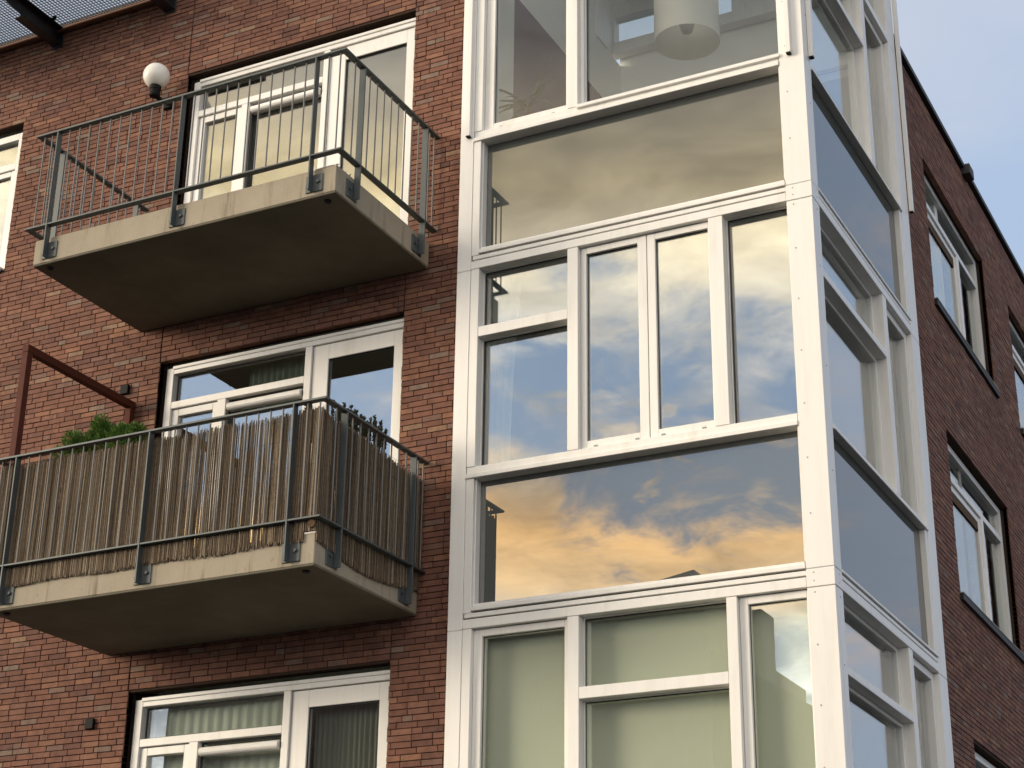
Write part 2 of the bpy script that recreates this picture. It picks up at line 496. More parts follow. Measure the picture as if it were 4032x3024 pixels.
def brick_into(m, x0, x1, z, dep, tint, fr=BY, side=False):
    """brick with chamfered face, front at fr"""
    j = random.uniform(-.0022, .0022); e = .0022
    z1 = z + HB + random.uniform(-.001, .001); z += random.uniform(0, .001)
    f0, bk = (fr + j, fr + dep)
    def q(a, dd, zz): return (-(dd) + 2 * fr * 0, a, zz) if side else (a, dd, zz)
    if side:
        q = lambda a, dd, zz: (BX - (dd - fr), a, zz)
    b = len(m.v)
    m.v += [q(x0, bk, z), q(x1, bk, z), q(x1, bk, z1), q(x0, bk, z1),
            q(x0, f0 + e, z), q(x1, f0 + e, z), q(x1, f0 + e, z1), q(x0, f0 + e, z1),
            q(x0 + e, f0, z + e), q(x1 - e, f0, z + e), q(x1 - e, f0, z1 - e), q(x0 + e, f0, z1 - e)]
    F = [(8, 9, 10, 11), (4, 5, 9, 8), (5, 6, 10, 9), (6, 7, 11, 10), (7, 4, 8, 11), (0, 1, 5, 4), (1, 2, 6, 5), (2, 3, 7, 6), (3, 0, 4, 7)]
    if side: F = [f[::-1] for f in F]
    m.f += [tuple(b + i for i in f) for f in F]; m.t += [tint] * len(F)


m = MB()
for i, (a, b, z, full) in enumerate(fb):
    if i not in solo: brick_into(m, a, b, z, .062, random.random())
m.build('bricks', 'brick', fwall, tint=True, kind='stuff', fix=False)
protos = []
for k in range(4):
    m = MB(); brick_into(m, 0, PI_ - .0055, 0, .062, 0.0, fr=0.0); protos.append(m.mesh('brick', 'brick', tint=True))
for i in sorted(solo):
    a, b, z, full = fb[i]
    o = bpy.data.objects.new('brick', random.choice(protos)); COL.objects.link(o); o.location = (a, BY, z)
    o.rotation_euler = (random.uniform(-.006, .006), random.uniform(-.004, .004), random.uniform(-.006, .006))
    adopt(o, fwall)
m = MB()
for (a, b, z, full) in courses(2.72, 14.4, -1.6, 6.19, so_): brick_into(m, a, b, z, .05, random.random(), fr=0.0, side=True)
m.build('bricks', 'brick', swall, tint=True, kind='stuff', fix=False)
# lower brickwork under the picture
MB().box(-11, -2.72, BY, BY + .011, GZ, -1.76).build('brick_base', 'housebrick', bld)
MB().box(BX - .011, BX, 2.72, 14.5, GZ, -1.62).build('brick_base', 'housebrick', bld)
P('parapet_cap', 'cap', bld, (BX - .42, BX + .035, 2.9, 14.5, 6.20, 6.255))
P('roof', 'cap', bld, (-10.9, BX - .43, 2.95, 14.4, 6.0, 6.1))
P('roof', 'cap', bld, (-10.9, -2.9, BY + .12, 2.90, 6.28, 6.36))
MB().box(-10.9, BX - .3, 14.3, 14.45, GZ, 6.15).build('rear_wall', 'housebrick', bld)
MB().box(-11.0, -10.9, .31, 14.45, GZ, 6.3).build('end_wall', 'housebrick', bld)
# dark steel lintels over the openings
for (x0, x1, z0, z1) in fo: P('lintel', 'darksteel', bld, (x0 - .0, x1 - .0, BY + .012, BY + .055, z1 + .001, z1 + .007), ch=.001)
# small dark box on the wall beside each balcony door
for k in (-1, 0): P('wall_box', 'black', bld, (-6.115, -6.035, BY - .028, BY + .01, 2.45 + k * H - (.02 if k else 0), 2.53 + k * H - (.02 if k else 0)))
# spout
P('roof_spout', 'cap', bld, (BX - .02, BX + .09, 6.08, 6.27, 6.125, 6.235), ch=.006)
P('spout_lip', 'sill', bld, (BX + .04, BX + .088, 6.085, 6.265, 6.2352, 6.246))

FY = .255     # face of the frames in the front brick wall


def pane_box(name, mat, parent, x0, x1, y, z0, z1, axis='y'):
    m = MB()
    if axis == 'y': m.box(x0, x1, y, y + .006, z0, z1)
    else: m.box(y - .006, y, x0, x1, z0, z1)
    return m.build(name, mat, parent)


def ring(m, x0, x1, z0, z1, wl, wr, wb, wt, y0, y1, axis='y', sgn=1):
    """rectangular frame from four members, butted"""
    bs = [(x0, x0 + wl, z0, z1), (x1 - wr, x1, z0, z1), (x0 + wl, x1 - wr, z0, z0 + wb), (x0 + wl, x1 - wr, z1 - wt, z1)]
    for a0, a1, c0, c1 in bs:
        if axis == 'y': m.cbox(a0, a1, y0, y1, c0, c1)
        else: m.cbox(y0, y1, a0, a1, c0, c1)
    return m


# balcony door sets
for k in (1, 0, -1):
    dz = k * H; b0 = .45; GD = 'glass_dark' if k >= 0 else 'glass_low'
    f = MB()
    zt = 2.633 + dz
    f.cbox(-5.70, -5.63, FY, FY + .11, b0 + dz, zt); f.cbox(-3.410 + .002, -3.388, FY + .005, FY + .11, b0 + dz, zt - .058)
    f.cbox(-5.63, -3.388, FY, FY + .11, zt - .056, zt)                     # head
    f.cbox(-5.635, -3.392, FY - .012, FY + .03, zt - .016, zt + .012)      # drip
    f.cbox(-4.325, -4.262, FY + .001, FY + .11, b0 + dz, zt - .057)        # post by the door
    f.cbox(-5.63, -4.326, FY + .002, FY + .11, 2.266 + dz, 2.326 + dz)     # transom
    f.cbox(-5.160, -5.078, FY + .003, FY + .11, b0 + dz, 2.265 + dz)       # mullion
    f.cbox(-5.63, -5.161, FY + .004, FY + .11, b0 + dz, b0 + .07 + dz); f.cbox(-5.077, -4.326, FY + .004, FY + .11, b0 + dz, b0 + .07 + dz)
    fr = f.build('window_frame', 'frame', bld)
    gm = MB(); ring(gm, -5.625, -4.33, 2.33 + dz, 2.572 + dz, .012, .012, .012, .012, FY + .055, FY + .07); gm.build('gasket', 'gasket', fr)
    pane_box('pane', GD, fr, -5.615, -4.338, FY + .06, 2.34 + dz, 2.565 + dz)
    cs = MB(); ring(cs, -5.624, -5.166, b0 + .075 + dz, 2.258 + dz, .062, .05, .06, .06, FY + .022, FY + .085); cs = cs.build('casement', 'frame', bld)
    pane_box('pane', GD, cs, -5.563, -5.215, FY + .055, b0 + .13 + dz, 2.20 + dz)
    pane_box('pane', GD, fr, -5.074, -4.329, FY + .06, b0 + .075 + dz, 2.262 + dz)
    gm = MB(); ring(gm, -5.077, -4.326, b0 + .071 + dz, 2.264 + dz, .014, .014, .014, .014, FY + .052, FY + .068); gm.build('gasket', 'gasket', fr)
    # screen cassette
    m = MB(); m.tube((-5.05, FY + .012, 2.185 + dz), (-4.345, FY + .012, 2.185 + dz), .034, n=14); m.cbox(-5.05, -4.345, FY + .014, FY + .048, 2.151 + dz, 2.219 + dz)
    m.build('blind_cassette', 'white', bld)
    P('blind_guide', 'gasket', bld, (-5.074, -5.054, FY + .018, FY + .05, b0 + .1 + dz, 2.20 + dz))
    # door
    dm = MB(); ring(dm, -4.256, -3.414, b0 + .02 + dz, 2.570 + dz, .145, .092, .20, .13, FY + .018, FY + .075)
    door = dm.build('door', 'frame', bld)
    pane_box('pane', GD, door, -4.112, -3.505, FY + .045, b0 + .215 + dz, 2.445 + dz)
    gm = MB(); ring(gm, -4.113, -3.504, b0 + .216 + dz, 2.443 + dz, .007, .007, .007, .007, FY + .030, FY + .044); gm.build('gasket', 'gasket', door)
    for hz in (2.47, 2.175, .95):
        m = MB().tube((-3.402, FY - .010, hz - .05 + dz), (-3.402, FY - .010, hz + .05 + dz), .012, n=10); m.cbox(-3.402, -3.392, FY, FY + .02, hz - .05 + dz, hz + .05 + dz)
        m.build('hinge', 'steel', door)
    P('threshold', 'sill', bld, (-5.73, -3.39, FY - .04, FY + .1, .432 + dz, .449 + dz))

# far left window, cut by the picture edge
for k in (1, 0):
    dz = (k - 1) * H
    f = MB(); ring(f, -9.58, -7.655, 3.985 + dz, 5.44 + dz, .07, .07, .055, .07, FY, FY + .11)
    f.cbox(-9.51, -7.725, FY + .002, FY + .11, 5.055 + dz, 5.125 + dz); f.cbox(-8.60, -8.53, FY + .003, FY + .11, 4.04 + dz, 5.054 + dz)
    fr = f.build('window_frame', 'frame', bld)
    cs = MB(); ring(cs, -8.528, -7.727, 4.042 + dz, 5.052 + dz, .055, .055, .05, .055, FY + .02, FY + .08); cs = cs.build('casement', 'frame', bld)
    pane_box('pane', 'glass_dark', cs, -8.475, -7.78, FY + .05, 4.09 + dz, 5.0 + dz)
    pane_box('pane', 'glass_dark', fr, -9.512, -7.723, FY + .05, 5.124 + dz, 5.373 + dz)
    pane_box('pane', 'glass_dark', fr, -9.512, -8.60, FY + .05, 4.04 + dz, 5.055 + dz)
    P('window_sill', 'white', bld, (-9.6, -7.66, FY - .09, FY + .02, 3.962 + dz, 3.984 + dz), (-9.6, -7.66, FY - .088, FY - .07, 3.935 + dz, 3.961 + dz))

# side windows
SXF = BX - .075
for y0 in (4.32, 7.92, 11.52):
    for k in (1, 0, -1):
        z0, z1 = 1.09 + k * H, 2.635 + k * H; y1 = y0 + 2.43
        f = MB(); X0, X1 = SXF - .10, SXF
        a0, a1 = y0 + .012, y1 - .012; tz = z0 + 1.17; ym = y0 + 1.50
        for (p, q, u, v, o) in ((a0, a0 + .075, z0 + .03, z1 - .012, 0), (a1 - .075, a1, z0 + .03, z1 - .012, 0), (a0 + .075, a1 - .075, z0 + .03, z0 + .085, .001), (a0 + .075, a1 - .075, z1 - .075, z1 - .012, .001),
                             (a0 + .075, a1 - .075, tz, tz + .06, .003), (ym, ym + .075, z0 + .085, tz, .002)):
            f.cbox(X0, X1 - o, p, q, u, v)
        fr = f.build('window_frame', 'frame', bld)
        cs = MB(); ring(cs, a0 + .078, ym - .003, z0 + .088, tz - .003, .06, .06, .055, .06, X0 + .03, X1 - .022, axis='x'); cs = cs.build('casement', 'frame', bld)
        pane_box('pane', 'glass_side', cs, a0 + .135, ym - .06, X0 + .06, z0 + .14, tz - .06, axis='x')
        pane_box('pane', 'glass_side', fr, ym + .076, a1 - .076, X0 + .05, z0 + .086, tz - .001, axis='x')
        pane_box('pane', 'glass_side', fr, a0 + .076, a1 - .076, X0 + .05, tz + .061, z1 - .076, axis='x')
        P('blind_cassette', 'wood', bld, (X0 + .062, X1 - .026, a0 + .14, ym - .065, tz - .15, tz - .066))
        P('window_sill', 'sill', bld, (X0 - .01, BX + .035, y0 - .03, y1 + .05, z0 + .012, z0 + .024), ch=.002)
        P('sill_underside', 'slate', bld, (X0 - .01, BX + .030, y0 - .025, y1 + .045, z0 - .045, z0 + .0115), ch=.002)

# ------------------------------------------------------------------ rooms behind the glass
def room(name, mat, *boxes):
    m = MB()
    for b in boxes: m.box(*b)
    o = m.build(name, mat); o['kind'] = 'structure'; return o


room('floor_slab', 'ceiling', (-10.8, -2.80, .38, 5.5, 5.80, 5.96))
for k in (-2, -1, 0, 1):
    z = .23 + k * H
    room('floor_slab', 'ceiling', (-10.8, -2.78, .38, 5.5, z, z + .16))
    room('floor_slab', 'ceiling', (-2.78, BX - .11, .16, 9.0, z - .18, z - .05))
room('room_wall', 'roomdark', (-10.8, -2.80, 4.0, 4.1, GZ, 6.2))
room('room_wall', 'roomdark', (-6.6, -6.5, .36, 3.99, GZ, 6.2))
room('room_wall', 'room', (-2.79, -2.70, .15, 9.0, GZ, 2.84))
room('room_wall', 'room', (-2.69, BX - .12, 5.2, 5.3, GZ, 2.84), (-2.69, BX - .12, 3.42, 3.50, GZ, 2.0))
# top room: purple wall with pale upper part, pale strip beside the window, window band high at the back
room('room_wall', 'plaster', (-2.79, -2.70, .15, .68, 3.0, 6.33), (-2.79, -2.70, .681, 2.95, 5.735, 6.33))
room('room_wall', 'purple', (-2.79, -2.702, .681, 9, 3.0, 5.734))
room('room_wall', 'plaster', (-2.699, BX + .05, 2.93, 2.99, 5.72, 6.50))
room('room_wall', 'plaster', (-2.699, BX - .12, 5.2, 5.3, 3.0, 5.72))
room('ceiling', 'ceiling', (-2.76, -.06, .06, 2.98, 6.93, 7.02))
room('ceiling', 'ceiling', (-2.69, BX - .13, 3.0, 5.2, 5.64, 5.72))

# ------------------------------------------------------------------ glazed bay
bay = thing('glazed_bay', 'tall white framed glass bay with grey glass spandrel panels at the building corner', 'glazed bay', (-1.4, 1.4, GZ))
GY, PY = .105, .10      # depth of glass and of the panels behind the frame face


def front_box(m, x0, x1, z0, z1, y0, y1): m.cbox(x0, x1, y0, y1, z0, z1)


BT = 7.1
# corner posts in storey lengths with a cap band at every floor
for k in range(-2, 3):
    j = k * H
    top = j + H if k < 2 else BT
    P('corner_post', 'white', bay, (-.188, 0, 0, .158, j + .126, top - .003))
    P('post_band', 'white', bay, (-.1885, .0015, -.0015, .1585, j + .001, j + .122))
    P('side_post', 'white', bay, (-2.809, -2.692, 0, .20, j + .0, top - .002), (-2.80, -2.70, .0, .20, j - .001, j))
    P('rear_post', 'white', bay, (-.17, 0, 2.56, 2.80, j, top - .002))
    for (zz) in [.04, .095] + [.495 + .3855 * i for i in range(6)] + [2.765]:
        if k < 2: MB().tube((-.137, .001, j + zz), (-.137, -.0025, j + zz), .0052, n=10).build('screw', 'bolt', bay)
    for zz in (.035, .09, .8, 1.55, 2.3, 2.74):
        if k < 2: MB().tube((-.001, .095, j + zz), (.0025, .095, j + zz), .0052, n=10).build('screw', 'bolt', bay)

XL, XR = -2.690, -.190
YL, YR = .160, 2.558


def spandrel(k):
    """panel zone: head rail of the window below up to the sill of the window above"""
    j = k * H
    PS('head_rail', 'frame', bay, (XL, XR, .000, .13, j + .004, j + .070))
    P('drip_strip', 'frame', bay, (XL + .01, XR, .004, .12, j + .082, j + .115))
    PS('panel_ledge', 'frame', bay, (XL + .066, XR, -.004, .0995, j + .128, j + .158), (XL + .075, XR - .01, .012, .0995, j + .1582, j + .180))
    P('joint_backing', 'gasket', bay, (XL + .02, XR, .03, .10, j + .060, j + .135), ch=.001)
    m = MB().box(XL + .055, XR - .006, PY, PY + .01, j + .165, j + 1.14); m.build('spandrel_panel', 'panel', bay)
    PS('panel_stop', 'frame', bay, (XL + .001, XL + .064, .002, .099, j + .116, j + 1.115), (XL + .0642, XL + .074, .03, .099, j + .159, j + 1.115), (XR - .009, XR - .001, .012, .099, j + .183, j + 1.115))
    PS('sill_rail', 'frame', bay, (XL, XR, -.010, .13, j + 1.116, j + 1.150), (XL + .003, XR - .003, .006, .13, j + 1.1505, j + 1.205))
    # side face
    PS('head_rail', 'frame', bay, (-.13, .000, YL, YR, j + .004, j + .070))
    P('drip_strip', 'frame', bay, (-.12, -.004, YL, YR, j + .082, j + .112))
    PS('panel_ledge', 'frame', bay, (-.11, .006, YL, YR + .03, j + .122, j + .142))
    P('joint_backing', 'gasket', bay, (-.10, -.03, YL, YR, j + .060, j + .130), ch=.001)
    MB().box(-.060, -.050, YL + .008, YR - .06, j + .14, j + 1.118).build('spandrel_panel', 'panel', bay)
    PS('panel_stop', 'frame', bay, (-.10, -.004, YR - .062, YR - .001, j + .143, j + 1.116))
    PS('sill_rail', 'frame', bay, (-.13, .012, YL, YR, j + 1.117, j + 1.135), (-.13, -.002, YL, YR, j + 1.1355, j + 1.165))


for k in (-1, 0, 1): spandrel(k)
PS('head_rail', 'frame', bay, (XL, XR, .000, .13, 2 * H + .004, 2 * H + .070)); PS('head_rail', 'frame', bay, (-.13, .000, YL, YR, 2 * H + .004, 2 * H + .070))
PS('head_rail', 'frame', bay, (XL, XR, .000, .13, 6.95, 7.08)); PS('head_rail', 'frame', bay, (-.13, .000, YL, YR, 6.95, 7.08))
for x in (-1.84, -.8): P('mullion', 'frame', bay, (x - .04, x + .04, .003, .13, 2 * H + .071, 6.949))
MB().box(XL, XR, GY, GY + .006, 2 * H + .07, 6.95).build('window_pane', 'glass_top', bay); MB().box(-.106, -.10, YL, YR, 2 * H + .07, 6.95).build('window_pane', 'glass_side', bay)  # unseen upper glazing, added to let more daylight into the top room

FS = .040    # sash face depth


def fixed_pane(x0, x1, z0, z1, mat='glass'):
    m = MB(); ring(m, x0, x1, z0, z1, .007, .007, .010, .007, GY - .03, GY - .004); m.build('glazing_bead', 'frame', bay)
    m = MB(); ring(m, x0 + .007, x1 - .007, z0 + .010, z1 - .007, .005, .005, .005, .008, GY - .012, GY - .004); m.build('gasket', 'gasket', bay)
    return pane_box('window_pane', mat, bay, x0 + .006, x1 - .006, GY, z0 + .006, z1 - .006)


def sash(x0, x1, z0, z1, wl=.05, wr=.05, mat='glass'):
    m = MB(); ring(m, x0, x1, z0, z1, wl, wr, .058, .05, FS, .125); s = m.build('casement', 'frame', bay)
    SGY = FS + .032
    g_ = MB(); ring(g_, x0 + wl, x1 - wr, z0 + .058, z1 - .05, .004, .004, .004, .004, SGY - .008, SGY - .001); g_.build('gasket', 'gasket', s)
    pane_box('pane', mat, s, x0 + wl - .004, x1 - wr + .004, SGY, z0 + .054, z1 - .046)
    for t in (.2, .82):
        xc = x0 + (x1 - x0) * t
        P('drain_cap', 'galv', s, (xc - .014, xc + .014, FS - .008, FS + .004, z0 + .004, z0 + .018), ch=.002)
    return s


for k in (-1, 0, 1):
    j = k * H; w0, w1 = j - H + 1.206, j + .002      # window of the storey under level k*H ... (k=0: lowest seen)
    j0 = j - H
    PS('jamb', 'frame', bay, (XL + .001, XL + .070, .002, .13, w0, w1), (XR - .004, XR, .04, .13, w0, w1))
    P('mullion', 'frame', bay, (-1.883, -1.797, .003, .13, w0, w1))
    if k == -1 + 1:      # lowest storey in view
        P('mullion', 'frame', bay, (-.738, -.664, .003, .13, w0, w1))
        sash(-2.618, -1.886, w0 + .004, w1 - .004, wl=.066, wr=.034, mat='glass_low'); sash(-.661, XR - .004, w0 + .004, w1 - .004, wl=.060, wr=.012, mat='glass_low')
        P('transom', 'frame', bay, (-1.796, -.739, .004, .13, j0 + 2.232, j0 + 2.312))
        fixed_pane(-1.795, -.740, j0 + 2.313, w1, 'glass_low'); fixed_pane(-1.795, -.740, w0, j0 + 2.231, 'glass_low')
    elif k == 1:
        P('mullion', 'frame', bay, (-.775, -.667, .003, .13, w0, w1))
        P('transom', 'frame', bay, (-2.618, -1.884, .004, .13, j0 + 2.235, j0 + 2.315))
        fixed_pane(-2.619, -1.885, j0 + 2.316, w1); fixed_pane(-2.619, -1.885, w0, j0 + 2.234)
        sash(-1.782, -1.268, w0 + .006, w1 - .006, wl=.036, wr=.070); sash(-1.262, -.777, w0 + .006, w1 - .006, wl=.062, wr=.016)
        P('reveal_strip', 'frame', bay, (-1.796, -1.784, .05, .13, w0, w1))
        fixed_pane(-.665, XR - .005, w0, w1)
    else:
        P('mullion', 'frame', bay, (-.738, -.664, .003, .13, w0, w1))
        fixed_pane(-2.619, -1.885, w0, w1); fixed_pane(-1.795, -.740, w0, w1); fixed_pane(-.662, XR - .005, w0, w1)
# top storey in view (window between 3.9 and 5.6)
j0 = H; w0, w1 = H + 1.206, 2 * H + .002
PS('jamb', 'frame', bay, (XL + .001, XL + .070, .002, .13, w0, w1), (XR - .004, XR, .04, .13, w0, w1))
P('mullion', 'frame', bay, (-1.883, -1.797, .003, .13, w0, w1))
sash(-2.618, -1.886, w0 + .004, w1 - .004, wl=.078, wr=.026, mat='glass_top')
P('reveal_strip', 'frame', bay, (-1.796, -1.765, .05, .13, w0, w1))
fixed_pane(-1.764, XR - .005, w0, w1, 'glass_top')
P('pane_ledge', 'frame', bay, (-1.80, XR + .012, -.018, .09, w0 - .026, w0 + .004))

# side windows of the bay
for k in (-1, 0, 1, 2):
    j = k * H; j0 = j - H; w0, w1 = j0 + 1.166, j + .002
    P('side_mullion', 'frame', bay, (-.14, -.003, 1.732, 1.832, w0, w1))
    P('transom', 'frame', bay, (-.14, -.004, YL, 1.731, j0 + 2.258, j0 + 2.312))
    PS('jamb', 'frame', bay, (-.14, -.09, YL, YL + .04, w0, w1))
    for (a, b, u, v) in ((YL + .041, 1.731, j0 + 2.313, w1), (YL + .041, 1.731, w0, j0 + 2.257)):
        m = MB(); ring(m, a, b, u, v, .03, .03, .03, .03, -.14, -.085, axis='x'); m.build('glazing_bead', 'frame', bay)
        pane_box('window_pane', 'glass_bay', bay, a + .02, b - .02, -.11, u + .02, v - .02, axis='x')
    m = MB(); ring(m, 1.836, 2.556, w0 + .003, w1 - .003, .06, .06, .06, .06, -.135, -.045, axis='x'); s = m.build('casement', 'frame', bay)
    pane_box('pane', 'glass_bay', s, 1.89, 2.50, -.10, w0 + .055, w1 - .055, axis='x')

# upper back of the bay above the main roof: window band
PS('rear_frame', 'frame', bay, (-2.80, -.17, 2.80, 2.92, 6.40, 6.52), (-2.80, -.17, 2.80, 2.92, 6.80, 7.08), (-2.80, -2.70, 2.80, 2.92, 6.52, 6.80), (-1.50, -1.36, 2.80, 2.92, 6.52, 6.80), (-.27, -.17, 2.80, 2.92, 6.52, 6.80), (-1.36, -.27, 2.81, 2.92, 6.521, 6.60))
pane_box('window_pane', 'glass_side', bay, -2.70, -1.50, 2.86, 6.52, 6.80); pane_box('window_pane', 'glass_side', bay, -1.36, -.27, 2.86, 6.60, 6.80)
P('side_wall_sunblock', 'white', bay, (-2.809, -2.72, .2, 2.80, 5.8, 7.08)); P('corner_trim', 'white', bay, (-2.719, -2.68, 2.36, 2.60, 6.33, 6.92))  # solid side wall added over the clerestory opening to block low sun
P('bay_roof', 'cap', bay, (-2.85, .04, -.04, 2.96, 7.1, 7.2))
# screen guides on the top storey
PS('screen_guide', 'frame', bay, (-2.748, -2.708, -.040, -.001, 3.965, BT - .1), (-.125, -.085, -.040, -.002, 3.985, BT - .1))
PS('screen_guide', 'frame', bay, (.002, .038, .105, .15, 4.0, BT - .1), (.002, .038, 2.815, 2.855, 4.05, BT - .1))
PS('guide_end', 'black', bay, (-2.745, -2.711, -.037, -.004, 3.957, 3.9645), (-.122, -.088, -.037, -.005, 3.977, 3.9845), (.005, .035, .108, .147, 3.992, 3.9995), (.005, .035, 2.818, 2.852, 4.042, 4.0495), ch=.001)
# closing faces of the bay
MB().box(-2.80, -2.76, .21, 1.0, GZ, 5.8).build('side_cheek', 'white', bay)

# ------------------------------------------------------------------ concrete balconies
GRP = 'concrete balconies with steel railings on the brick front'
bal = thing('balcony', 'bare concrete balcony with open grey steel bar railing, above the reed screened one', 'balcony', (-4.58, BY, 3.0), GRP)
X0, X1, Y0, ZB, ZT = -5.98, -3.176, -1.171, 3.005, 3.233
slab = MB(); slab.cbox(X0, X1, Y0, BY - .002, ZB + .012, ZT, c=.006)
slab = slab.build('slab', 'concrete', bal)
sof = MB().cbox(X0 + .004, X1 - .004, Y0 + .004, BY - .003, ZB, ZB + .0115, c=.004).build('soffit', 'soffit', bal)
for (hx, hy) in ((-5.86, -1.10), (-3.295, -1.08)): MB().tube((hx, hy, ZB + .002), (hx, hy, ZB - .012), .028, .024, n=14).build('drain_spout', 'black', sof)
RX0, RX1, RY = -6.058, -3.112, -1.232
# rails: flat bars
def rail(name, z, t=.012):
    m = MB()
    m.cbox(RX0, RX1, RY, RY + .055, z - t, z, c=.002)
    m.cbox(RX1 - .055, RX1, RY + .0552, BY + .03, z - t, z, c=.002); m.cbox(RX0, RX0 + .055, RY + .0552, BY - .02, z - t, z, c=.002)
    return m.build(name, 'steel', bal)
rail('handrail', 4.182, .016); rail('bottom_rail', 3.332, .014)
def baluster(x, y): MB().tube((x, y, 3.3322), (x, y, 4.1655), .0062, n=8, cap=False).build('baluster', 'bar', bal)
FPX = (-5.832, -4.602, -3.375)
def post(x0, x1, y0, y1):
    return MB().cbox(x0, x1, y0, y1, 3.043, 4.165, c=.002).build('post', 'steel', bal)
def bolt(parent, p, ax):
    q = Vector(p) + Vector(ax) * .014; MB().tube(p, q, .014, n=6).build('bolt', 'steel', parent)
for x in FPX:
    p = post(x - .006, x + .006, Y0 - .064, Y0 - .0102)
    pl = MB().cbox(x - .055, x + .088, Y0 - .010, Y0, 3.045, 3.185, c=.003).build('base_plate', 'steel', p)
    bolt(p, (x + .052, Y0 - .010, 3.122), (0, -1, 0)); bolt(p, (x - .034, Y0 - .010, 3.092), (0, -1, 0))
for y in (-.945, .015):
    p = post(X1 + .0102, X1 + .064, y - .006, y + .006)
    pl = MB().cbox(X1, X1 + .010, y - .095, y + .05, 3.045, 3.185, c=.003).build('base_plate', 'steel', p)
    bolt(p, (X1 + .010, y - .055, 3.118), (1, 0, 0))
for y in (-.945, .015):
    p = post(X0 - .064, X0 - .0102, y - .006, y + .006)
    MB().cbox(X0 - .010, X0, y - .05, y + .09, 3.045, 3.185, c=.003).build('base_plate', 'steel', p)
for a, b in zip(FPX, FPX[1:]):
    for i in range(1, 12): baluster(a + (b - a) * i / 12, RY + .028)
for x in (-5.985, -5.908, -3.275, -3.175): baluster(x, RY + .028)
for xs in (RX1 - .028, RX0 + .028):
    for i in range(1, 9): baluster(xs, -.945 + (.015 + .945) * i / 9)
    for y in (-1.05, .085, .16): baluster(xs, y)
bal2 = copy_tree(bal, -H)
bal2['label'] = 'concrete balcony wrapped in a brown reed screen behind its grey railing'
P('cable_bracket', 'white', bal, (-3.42, -3.19, Y0 + .03, Y0 + .05, ZT + .022, ZT + .028), (-3.40, -3.385, Y0 + .03, Y0 + .05, ZT + .001, ZT + .022), (-3.22, -3.205, Y0 + .03, Y0 + .05, ZT + .001, ZT + .022), ch=.001)

# reed screen on the lower balcony
reed = thing('reed_screen', 'weathered brown reed screen tied inside the lower balcony railing', 'reed screen', (-4.58, -1.18, .4))
def reeds(along, gaps):
    m = MB(); s0, s1 = along
    n = int((s1 - s0) / .0048)
    for i in range(n):
        s = s0 + (s1 - s0) * (i + random.random() * .8) / n
        yield s, n
def reed_panel(front):
    m = MB()
    s0, s1 = (RX0 + .06, X1 + .008) if front else (Y0 - .008, BY - .01)
    n = int((s1 - s0) / .0036)
    rr = random.Random(3 if front else 4)
    for layer in (0, 1, 2):
        for i in range(n):
            s = s0 + (s1 - s0) * (i + rr.random() * .9) / n
            t = (s - s0) / (s1 - s0)
            bright = (front and (.60 < t < .72 or .75 < t < .86 or .90 < t < .94)) or (not front and .12 < t < .2)
            if rr.random() < (.06, .10, .30)[layer] + (0.0): continue
            if bright and rr.random() < .42: continue
            zt = 1.322 + .006 * math.sin(s * 9) + rr.uniform(-.03, .012)
            zb = .388 + .007 * math.sin(s * 7 + 1) + rr.uniform(-.02, .012)
            if not front: zt -= .02 + .09 * max(0, t - .25); zb = .385 - .075 * math.sin(min(1, t * 1.05) * math.pi) + rr.uniform(-.012, .01)
            if front and .965 < t: zb = max(zb, .44)
            if rr.random() < .05: zt -= rr.uniform(.03, .4)
            lean = rr.uniform(-.012, .012) + .01 * math.sin(s * 13)
            r = rr.uniform(.0019, .0036); c = rr.random() ** 1.15
            o = (-.004, .004, -.008)[layer] + rr.uniform(-.003, .003)
            if front: p0, p1 = (s, Y0 - .0085 + o, zb), (s + lean, Y0 - .004 + o, zt)
            else: p0, p1 = (X1 + .0085 - o, s, zb), (X1 + .004 - o, s + lean, zt)
            m.tube(p0, p1, r, r * .8, n=4, cap=False, tint=c)
    return m
reed_panel(True).build('reed_mat', 'reed', reed, tint=True, kind='stuff')
reed_panel(False).build('reed_mat', 'reed', reed, tint=True, kind='stuff')
m = MB()
for z in (.52, .72, .92, 1.12, 1.27):
    m.box(RX0 + .06, X1 + .01, Y0 - .0165, Y0 - .0155, z, z + .0016); m.box(X1 + .0155, X1 + .0165, Y0 - .01, BY - .02, z, z + .0016)
m.build('tie_wire', 'gasket', reed)
MB().tube((X1 - .025, Y0 + .05, .487), (X1 - .015, Y0 - .036, .487), .024, .027, n=14).build('reed_roll', 'wood', reed)

# rust red steel frame at the left end of the lower balcony
rf = thing('steel_stand', 'rust red square steel tube stand rising at the left end of the reed screened balcony', 'steel stand', (-5.95, -1.0, .433))
P('upright', 'redsteel', rf, (-6.005, -5.945, -1.135, -1.075, .434, 2.289)); P('upright', 'redsteel', rf, (-6.005, -5.945, .130, .185, .434, 2.289))
P('top_beam', 'redsteel', rf, (-6.005, -5.945, -1.135, .190, 2.29, 2.352))

